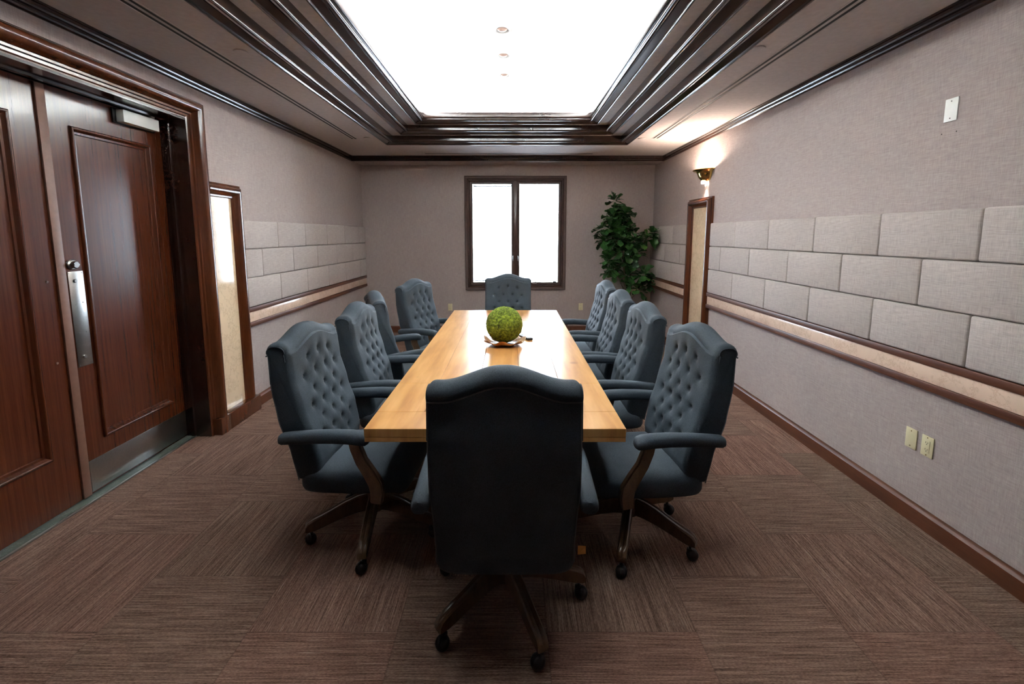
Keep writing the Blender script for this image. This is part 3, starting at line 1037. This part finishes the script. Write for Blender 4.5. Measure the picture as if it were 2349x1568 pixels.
def build_backrest(parent, lean):
    """upright upholstered back with camel top, roll and diamond tufting"""
    nu, nf, nr, na = 76, 104, 14, 12
    ZR, ZT = 1.020, 1.035
    zc = ZT
    sh_ = lambda y, z: y + lean * (z - 0.43)
    us = [-BW + 2 * BW * i / nu for i in range(nu + 1)]
    mb = MB()
    rows = []
    for u0 in us:
        u = u0
        e = max(0, (abs(u) - (BW - 0.030)) / 0.030)
        er = 0.020 * e ** 2.5
        hp = hump(u)
        row = []
        for i in range(nr + 1):                       # rear panel, bottom to top
            z = 0.40 + (ZR - 0.40) * i / nr
            zz = z + hp * smooth01((z - 0.75) / 0.28)
            # bottom corners are rounded
            if i == 0:
                zz += 0.02 * e
            row.append((u, sh_(interp(REAR, z), z) + er * 0.35, zz))
        yr, yf = interp(REAR, 1.03) - 0.012, interp(FRONT, 1.03)
        cy_, ry = (yr + yf) / 2, (yf - yr) / 2
        for i in range(na + 1):                       # roll over the top
            t = PI - PI * i / na
            z = zc + 0.048 * math.sin(t) ** 0.9
            row.append((u, sh_(cy_ + (ry - er * 0.6) * math.cos(t), 1.03), z + hp - er * 0.9 * math.sin(t)))
        for i in range(1, nf + 1):                    # tufted front, top to bottom
            z = ZT - (ZT - 0.43) * i / nf
            hz = hp * smooth01((z - 0.80) / 0.235)
            y = interp(FRONT, z) + 0.004
            y += 0.010 * (1 - (u / BW) ** 2)
            row.append((u, sh_(y - tuft(u, z) - er, z), z + hz))
        row.append((u, sh_(-0.215, 0.41), 0.415))
        row = [(x * (0.945 + 0.055 * smooth01((z - 0.40) / 0.35)), y, z) for x, y, z in row]
        rows.append(row)
    m = len(rows[0])
    vs = [p for r in rows for p in r]
    fs = []
    for i in range(nu):
        for j in range(m - 1):
            fs.append((i * m + j, (i + 1) * m + j, (i + 1) * m + j + 1, i * m + j + 1))
        fs.append((i * m + m - 1, (i + 1) * m + m - 1, (i + 1) * m, i * m))
    mb.add(vs, fs)
    # side panels, slightly inset bulge is enough to read as boxed
    for i in (0, nu):
        mb.f.append(tuple(i * m + j for j in range(m)))
    o = mb.build('backrest', 'fabric', parent, angle=50)
    # round cloth buttons
    bmsh = None
    for (u, z) in BUTTONS:
        y = sh_(interp(FRONT, z) + 0.004 + 0.010 * (1 - (u / BW) ** 2) - 0.0225, z)
        zz = z + hump(u) * smooth01((z - 0.80) / 0.235)
        if bmsh is None:
            q = MB().lathe([(0.0075, 0), (0.0085, 0.002), (0.0065, 0.005), (0.002, 0.0062)], n=12)
            q.xf(Matrix.Rotation(-PI / 2, 4, 'X'))
            bo = q.build('tuft_button', 'button', o)
            bmsh = bo.data
        else:
            bo = bpy.data.objects.new('tuft_button', bmsh)
            COL.objects.link(bo)
            bo.parent = o
        bo.location = (u, y, zz)
    # welt under the roll and down the side panels
    wl_ = MB()
    pts = []
    for i in range(41):
        u = -BW + 2 * BW * i / 40
        pts.append((u, sh_(interp(REAR, 1.02) - 0.004, 1.02), 1.020 + hump(u)))
    wl_.tube(pts, 0.0035, 8)
    for s in (-1, 1):
        pts = [(s * (BW - 0.001) * (0.945 + 0.055 * smooth01((z - 0.40) / 0.35)), sh_(interp(REAR, z), z) + 0.006, z) for z in [0.41 + 0.61 * i / 20 for i in range(21)]]
        wl_.tube(pts, 0.0028, 6)
    wl_.build('piping', 'welt', o)
    for s, rw in ((-1, rows[0]), (1, rows[-1])):
        ec = MB().tube([(p[0] + s * 0.001, p[1], p[2]) for p in rw[nr - 3:nr + na + 9]], 0.003, 8)
        ec.build('end_cap_welt', 'fabric', o)
    # boxed lower wings beside the seat
    return o


def superloop(w, h, n=20, e=0.6):
    out = []
    for i in range(n):
        t = 2 * PI * i / n
        c, s = math.cos(t), math.sin(t)
        out.append((w * math.copysign(abs(c) ** e, c), h * math.copysign(abs(s) ** e, s)))
    return out


def pad(path, name, parent, mat='fabric'):
    """path of (y, z, half width, half height, x)"""
    k = 20
    vs = []
    for (y, z, w, h, x) in path:
        vs += [(x + a, y, z + b_) for a, b_ in superloop(w, h, k, 0.72)]
    fs = []
    for i in range(len(path) - 1):
        for j in range(k):
            l = (j + 1) % k
            fs.append((i * k + j, i * k + l, (i + 1) * k + l, (i + 1) * k + j))
    fs.append(tuple(range(k)))
    fs.append(tuple((len(path) - 1) * k + j for j in range(k)))
    m = MB().add(vs, fs)
    return m.build(name, mat, parent, angle=55)


def build_chair(lean=0.0, star=0.0, label_tag=False):
    c = empty('executive_chair')
    # seat
    nx, ny = 30, 30
    sm = MB()
    y0, y1 = -0.285, 0.245
    vs, fs = [], []
    sq = lambda t: math.copysign(1 - (1 - abs(t)) ** 1.0, t)
    rings = []
    # layers of a soft cushion: closed loops of a rounded rectangle
    def loop(inset, z, crown=0.0, K=48):
        out = []
        for i in range(K):
            t = 2 * PI * i / K
            cc, ss = math.cos(t), math.sin(t)
            X = (0.268 - inset) * math.copysign(abs(cc) ** 0.30, cc)
            Y = (y0 + y1) / 2 + ((y1 - y0) / 2 - inset) * math.copysign(abs(ss) ** 0.30, ss)
            zz = z + 0.010 * smooth01((Y + 0.05) / 0.25) - 0.03 * smooth01((Y - 0.17) / 0.1)
            out.append((X, Y, zz))
        return out
    layers = [(0.075, 0.352), (0.02, 0.350), (0.006, 0.358), (0.0, 0.375), (0.0, 0.405), (0.004, 0.428), (0.016, 0.446), (0.036, 0.459),
              (0.070, 0.469), (0.115, 0.475), (0.17, 0.478), (0.23, 0.479)]
    K = 48
    for (ins, z) in layers:
        vs += loop(ins, z)
    for i in range(len(layers) - 1):
        for j in range(K):
            l = (j + 1) % K
            fs.append((i * K + j, i * K + l, (i + 1) * K + l, (i + 1) * K + j))
    fs.append(tuple(range(K)))
    fs.append(tuple((len(layers) - 1) * K + j for j in range(K)))
    sm.add(vs, fs).build('seat', 'fabric', c, angle=60)
    build_backrest(c, lean)
    # arms
    for s in (-1, 1):
        x = s * 0.2965
        P = [(-0.322, 0.641, 0.012, 0.008), (-0.320, 0.642, 0.024, 0.018), (-0.308, 0.643, 0.029, 0.022), (-0.26, 0.648, 0.030, 0.023), (-0.16, 0.656, 0.031, 0.024),
             (-0.06, 0.661, 0.033, 0.0245), (0.02, 0.660, 0.034, 0.025), (0.065, 0.656, 0.034, 0.025), (0.088, 0.652, 0.031, 0.022), (0.098, 0.650, 0.022, 0.015), (0.101, 0.649, 0.010, 0.006)]
        P = [(y, z - 0.002, w * 1.10, h * 1.18, x) for y, z, w, h in P]
        a = pad(P, 'armrest', c)
        # S-shaped wooden support
        cl_ = [(0.030, 0.645), (0.036, 0.600), (0.058, 0.540), (0.095, 0.480), (0.122, 0.430), (0.128, 0.385), (0.122, 0.335)]
        wd = [0.030, 0.027, 0.027, 0.030, 0.033, 0.031, 0.027]
        L, R_ = [], []
        for i, (y, z) in enumerate(cl_):
            ya, za = cl_[max(0, i - 1)]
            yb, zb = cl_[min(len(cl_) - 1, i + 1)]
            ty_, tz_ = yb - ya, zb - za
            q = math.hypot(ty_, tz_)
            ny_, nz_ = -tz_ / q, ty_ / q
            L.append((y + ny_ * wd[i], z + nz_ * wd[i]))
            R_.append((y - ny_ * wd[i], z - nz_ * wd[i]))
        k = len(L)
        bm = bmesh.new()
        X0, X1 = s * 0.270, s * 0.304
        va = [bm.verts.new((X0, *p)) for p in L] + [bm.verts.new((X0, *p)) for p in R_]
        vb = [bm.verts.new((X1, *p)) for p in L] + [bm.verts.new((X1, *p)) for p in R_]
        for i in range(k - 1):
            bm.faces.new((va[i], va[i + 1], va[k + i + 1], va[k + i]))
            bm.faces.new((vb[i], vb[k + i], vb[k + i + 1], vb[i + 1]))
            bm.faces.new((va[i], vb[i], vb[i + 1], va[i + 1]))
            bm.faces.new((va[k + i], va[k + i + 1], vb[k + i + 1], vb[k + i]))
        bm.faces.new((va[0], va[k], vb[k], vb[0]))
        bm.faces.new((va[k - 1], vb[k - 1], vb[2 * k - 1], va[2 * k - 1]))
        bmesh.ops.recalc_face_normals(bm, faces=bm.faces[:])
        sharp = [e for e in bm.edges if len(e.link_faces) == 2 and e.calc_face_angle() > 0.9]
        bmesh.ops.bevel(bm, geom=sharp, offset=0.005, segments=2, affect='EDGES')
        bm.verts.index_update()
        MB().add([v.co[:] for v in bm.verts], [[v.index for v in f.verts] for f in bm.faces]).build('arm_support', 'chairwood', c, angle=40)
        bm.free()
    # column and tilt mechanism
    MB().rbox(-0.10, 0.10, -0.13, 0.13, 0.318, 0.352, 0.006).build('seat_mechanism', 'rail', c)
    MB().lathe([(0.030, 0.235), (0.030, 0.27), (0.022, 0.275), (0.022, 0.32)], n=20).build('gas_column', 'rail', c)
    MB().lathe([(0.036, 0.118), (0.044, 0.122), (0.046, 0.135), (0.046, 0.225), (0.040, 0.236)], n=24).build('hub', 'chairwood', c)
    # five curved wooden legs with ball casters
    lp = [(0.030, 0.128, 0.222), (0.09, 0.128, 0.216), (0.15, 0.120, 0.200), (0.21, 0.106, 0.176), (0.265, 0.091, 0.156), (0.305, 0.082, 0.143),
          (0.332, 0.080, 0.130), (0.345, 0.082, 0.112)]
    for k in range(5):
        th = math.radians(star + 72 * k)
        q = MB()
        vs, fs = [], []
        for (r, zb, zt) in lp:
            w = 0.022
            vs += [(r, -w, zb + 0.004), (r, -w + 0.004, zb), (r, w - 0.004, zb), (r, w, zb + 0.004), (r, w, zt - 0.006), (r, w - 0.006, zt), (r, 0.003, zt), (r, 0, zt - 0.002),
                   (r, -0.003, zt), (r, -w + 0.006, zt), (r, -w, zt - 0.006)]
        n_ = 11
        for i in range(len(lp) - 1):
            for j in range(n_):
                l = (j + 1) % n_
                fs.append((i * n_ + j, i * n_ + l, (i + 1) * n_ + l, (i + 1) * n_ + j))
        fs.append(tuple(range(n_)))
        fs.append(tuple((len(lp) - 1) * n_ + j for j in range(n_)))
        q.add(vs, fs).xf(Matrix.Rotation(th, 4, 'Z'))
        lg = q.build('base_leg', 'chairwood', c, angle=40)
        # caster: stem, hood and two ball halves, each swivelled its own way
        sw = th + random.Random(k * 7 + 3).uniform(-1.2, 1.2)
        cs = MB()
        cs.tube([(0, 0, 0.050), (0, 0, 0.092)], 0.007, 10)
        for s in (-1, 1):
            pts = [(0.0285 * math.cos(a), s * (0.003 + 0.024 * math.sin(a))) for a in [PI / 2 * i / 7 for i in range(8)]]
            m = MB().lathe([(max(r, 0.0005), z) for r, z in ([(0.0285, s * 0.001)] + pts)], n=20)
            m.xf(Matrix.Translation((0.012, 0, 0.0285)) @ Matrix.Rotation(PI / 2, 4, 'X'))
            cs.add(m.v, m.f)
        cs.rbox(-0.014, 0.010, -0.010, 0.010, 0.030, 0.060, 0.003)
        cs.xf(Matrix.Translation((0.318 * math.cos(th), 0.318 * math.sin(th), 0)) @ Matrix.Rotation(sw, 4, 'Z'))
        cs.build('caster', 'black', lg, angle=50)
    return c


def care_tag(parent, loc, rz=0.0):
    t = MB().add([(-0.014, 0.0, -0.022), (0.016, 0.002, -0.021), (0.015, 0.001, 0.010), (-0.013, 0.003, 0.010),
                  (-0.014, 0.001, -0.022), (0.016, 0.003, -0.021), (0.015, 0.002, 0.010), (-0.013, 0.004, 0.010)],
                 [(0, 1, 2, 3), (7, 6, 5, 4), (0, 4, 5, 1), (1, 5, 6, 2), (2, 6, 7, 3), (3, 7, 4, 0)]).build('care_tag', 'tag', parent, smooth=False)
    t.location = loc
    t.rotation_euler = (0, 0, rz)
    t['label'] = 'small orange paper tag'
    return t


GR = 'slate blue tufted executive chairs around the table'


def place(o, x, y, face, label):
    """face: world angle the seat looks towards, degrees"""
    o.location = (x, y, 0)
    o.rotation_euler = (0, 0, math.radians(face - 90))
    tag(o, label, 'chair', GR)


near = build_chair(lean=0.115, star=5.7)
place(near, -0.025, 1.790, 90, 'slate blue office chair seen from behind at the near end of the table')
care_tag(near.children[1] if near.children[1].name.startswith('backrest') else near, (0.272, -0.300, 0.475))
s0 = build_chair(lean=0.0, star=10)
place(s0, 0.62, 2.250, 186, 'tufted slate chair nearest the camera on the right side of the table')
for (x, y, f, lab) in ((0.565, 3.020, 181, 'tufted slate chair second from the camera on the right side of the table'),
                       (0.560, 3.710, 180, 'tufted slate chair third from the camera on the right side of the table'),
                       (0.600, 4.490, 181, 'tufted slate chair on the right side of the table, farthest, beside the plant'),
                       (-0.735, 2.290, -4, 'tufted slate chair nearest the camera on the left side of the table'),
                       (-0.705, 3.020, 0, 'tufted slate chair second from the camera on the left side of the table'),
                       (-0.800, 3.780, 25, 'slate chair third on the left side, turned away so only its side shows'),
                       (-0.690, 4.520, -22, 'tufted slate chair farthest on the left side, turned towards the camera'),
                       (-0.045, 4.890, -90, 'tufted slate chair at the far end of the table in front of the window')):
    c = copy_tree(s0)
    place(c, x, y, f, lab)
    if lab.startswith('tufted slate chair second from the camera on the left'):
        care_tag(c, (-0.262, -0.265, 0.44), PI / 2)

# ================================================================ things on the table
BX, BY, BZ, BR = -0.058, 3.36, 0.9115, 0.1345
bm = bmesh.new()
bmesh.ops.create_icosphere(bm, subdivisions=6, radius=1.0)
for v in bm.verts:
    n_ = v.co.normalized()
    d = 0.030 * noise.fractal(n_ * 9, 1.0, 2.0, 3) + 0.030 * noise.noise(n_ * 26) + 0.020 * noise.noise(n_ * 55)
    v.co = n_ * BR * (1 + d)
bm.verts.index_update()
ball = MB().add([v.co[:] for v in bm.verts], [[v.index for v in f.verts] for f in bm.faces]).build('moss_ball', 'moss', angle=80)
bm.free()
ball.location = (BX, BY, BZ)
tag(ball, 'round bright green moss ball resting in a wavy clay dish', 'moss ball')

dish = empty('wavy_dish', (BX, BY, TBZ))
K, LY = 96, [(0.0, 0.014, 0), (0.05, 0.013, 0), (0.085, 0.015, 0.1), (0.115, 0.023, 0.5), (0.140, 0.036, 1.0), (0.152, 0.043, 1.2), (0.156, 0.042, 1.25),
             (0.153, 0.037, 1.2), (0.138, 0.028, 1.0), (0.112, 0.015, 0.5), (0.082, 0.008, 0.1), (0.05, 0.007, 0), (0.0, 0.007, 0)]
vs, fs = [], []
for (r, z, w) in LY:
    for i in range(K):
        t = 2 * PI * i / K
        rr = max(r, 0.001) * (1 + 0.045 * w * math.sin(7 * t + 1.1))
        vs.append((rr * math.cos(t), rr * math.sin(t), z + 0.0105 * w * math.sin(7 * t + 0.6) + 0.003 * w * math.sin(3 * t)))
for k in range(len(LY) - 1):
    for i in range(K):
        j = (i + 1) % K
        fs.append((k * K + i, k * K + j, (k + 1) * K + j, (k + 1) * K + i))
MB().add(vs, fs).build('bowl', 'dish', dish, angle=60)
MB().lathe([(0.072, 0.0), (0.076, 0.003), (0.060, 0.010), (0.04, 0.0105)], n=40).build('foot', 'black', dish)
tag(dish, 'shallow brown clay dish with wavy rim under the moss ball', 'dish')

rm = empty('remote_control', (0.108, 3.560, TBZ), math.radians(25))
MB().rbox(-0.024, 0.024, -0.085, 0.085, 0.0, 0.018, 0.005).build('body', 'black', rm)
kp = MB()
for i in range(7):
    for j in range(3):
        kp.rbox(-0.017 + j * 0.013, -0.009 + j * 0.013, -0.068 + i * 0.019, -0.058 + i * 0.019, 0.0175, 0.0200, 0.001, 1)
kp.build('keypad', 'whiteplastic', rm)
tag(rm, 'black remote control lying on the table behind the wavy dish', 'remote')

# ================================================================ fiddle-leaf plant in the corner
PX, PY = 1.74, 6.86
pt = empty('potted_fiddle_leaf_tree', (PX, PY, 0))
pot = MB().lathe([(0.13, 0.0), (0.135, 0.01), (0.16, 0.30), (0.17, 0.33), (0.165, 0.34), (0.15, 0.335), (0.148, 0.30)], n=32, cap=False)
pot.lathe([(0.0005, 0.005), (0.13, 0.005)], n=32, cap=False)
pot.build('pot', 'pot', pt)
MB().lathe([(0.151, 0.29), (0.10, 0.305), (0.001, 0.31)], n=24, cap=False).build('soil', 'soil', pt)
R = random.Random(11)
CL = [  # crown clusters: x, z, y offset, spread, leaves
    (1.520, 2.075, 0.0, 0.07, 9), (1.60, 1.90, 0.02, 0.12, 18), (1.50, 1.83, -0.05, 0.11, 16), (1.68, 1.88, -0.03, 0.10, 14), (1.62, 1.72, 0.0, 0.14, 22),
    (1.46, 1.66, -0.04, 0.11, 16), (1.31, 1.66, -0.05, 0.07, 9), (1.74, 1.66, 0.02, 0.12, 18), (1.58, 1.52, -0.06, 0.15, 24), (1.40, 1.50, 0.02, 0.09, 12),
    (1.78, 1.48, -0.04, 0.12, 18), (2.02, 1.53, -0.02, 0.08, 11), (2.10, 1.60, -0.04, 0.06, 9), (1.90, 1.48, 0.0, 0.08, 10), (1.66, 1.34, 0.0, 0.13, 20), (1.84, 1.30, -0.05, 0.10, 15),
    (1.46, 1.20, -0.03, 0.10, 17), (1.50, 1.07, -0.06, 0.10, 15), (1.68, 1.16, 0.02, 0.12, 15), (1.88, 1.14, 0.0, 0.09, 10), (1.98, 0.98, -0.05, 0.09, 14), (2.06, 0.86, -0.04, 0.08, 12),
    (1.74, 0.98, 0.03, 0.10, 12), (1.92, 0.76, -0.05, 0.09, 11), (1.80, 0.84, 0.0, 0.08, 8)]
LP = [(0.0, 0.012), (0.12, 0.30), (0.28, 0.36), (0.42, 0.33), (0.58, 0.46), (0.75, 0.60), (0.88, 0.50), (0.96, 0.25), (1.0, 0.02)]
fo = MB()
for (cx_, cz_, dy, sp, nl) in CL:
    for i in range(int(nl * 1.6)):
        d = Vector((R.gauss(0, 1), R.gauss(0, 1), R.gauss(0, 0.9))).normalized()
        base = Vector((cx_ - PX, dy, cz_)) + d * sp * R.uniform(0.15, 0.75)
        di = (d + Vector((0, 0, R.uniform(-0.1, 0.55)))).normalized()
        ln = R.uniform(0.105, 0.165)
        side = di.cross(Vector((R.uniform(-0.3, 0.3), R.uniform(-0.3, 0.3), 1))).normalized()
        nn = side.cross(di).normalized()
        droop = R.uniform(0.1, 0.35)
        fold = R.uniform(0.12, 0.35)
        vs = []
        for (t, w) in LP:
            c0 = base + di * ln * t - Vector((0, 0, 1)) * ln * droop * t * t
            wv = 0.05 * math.sin(t * 14 + i) * ln
            hw_ = w * ln * 0.62
            for q in (-1, -0.5, 0, 0.5, 1):
                vs.append(c0 + side * hw_ * q + nn * (abs(q) * hw_ * fold * 1.6 + wv * abs(q)))
        fs = []
        for a in range(len(LP) - 1):
            for q in range(4):
                fs.append((a * 5 + q, a * 5 + q + 1, (a + 1) * 5 + q + 1, (a + 1) * 5 + q))
        # keep leaves off the walls
        if all(v.x + PX < WR - 0.045 and v.y + PY < WB - 0.01 for v in vs):
            fo.add(vs, fs)
fo_o = fo.build('foliage', 'leaf', pt, angle=180)
tr = MB()
stems = [[(0, 0, 0.29), (-0.02, 0.0, 0.7), (-0.06, -0.01, 1.2), (-0.12, 0, 1.7), (-0.20, 0.0, 2.02)],
         [(0.03, 0.01, 0.29), (0.06, 0.0, 0.8), (0.04, 0.0, 1.3), (-0.02, 0.0, 1.8)],
         [(-0.02, 0, 0.7), (-0.14, -0.02, 0.95), (-0.24, -0.04, 1.10)], [(0.06, 0, 0.6), (0.20, -0.03, 0.78), (0.30, -0.04, 0.88)],
         [(0.05, 0, 1.2), (0.20, 0.0, 1.42), (0.34, -0.03, 1.56)], [(-0.08, 0, 1.4), (-0.28, -0.02, 1.58), (-0.42, -0.04, 1.66)]]
for s in stems:
    r0 = 0.018 if s[0][2] < 0.4 else 0.009
    tr.tube(s, [r0 * (1 - 0.55 * i / (len(s) - 1)) for i in range(len(s))], 8)
tr.build('trunk', 'bark', pt, angle=60)
tag(pt, 'tall dark green fiddle-leaf tree standing in the corner right of the window', 'plant')
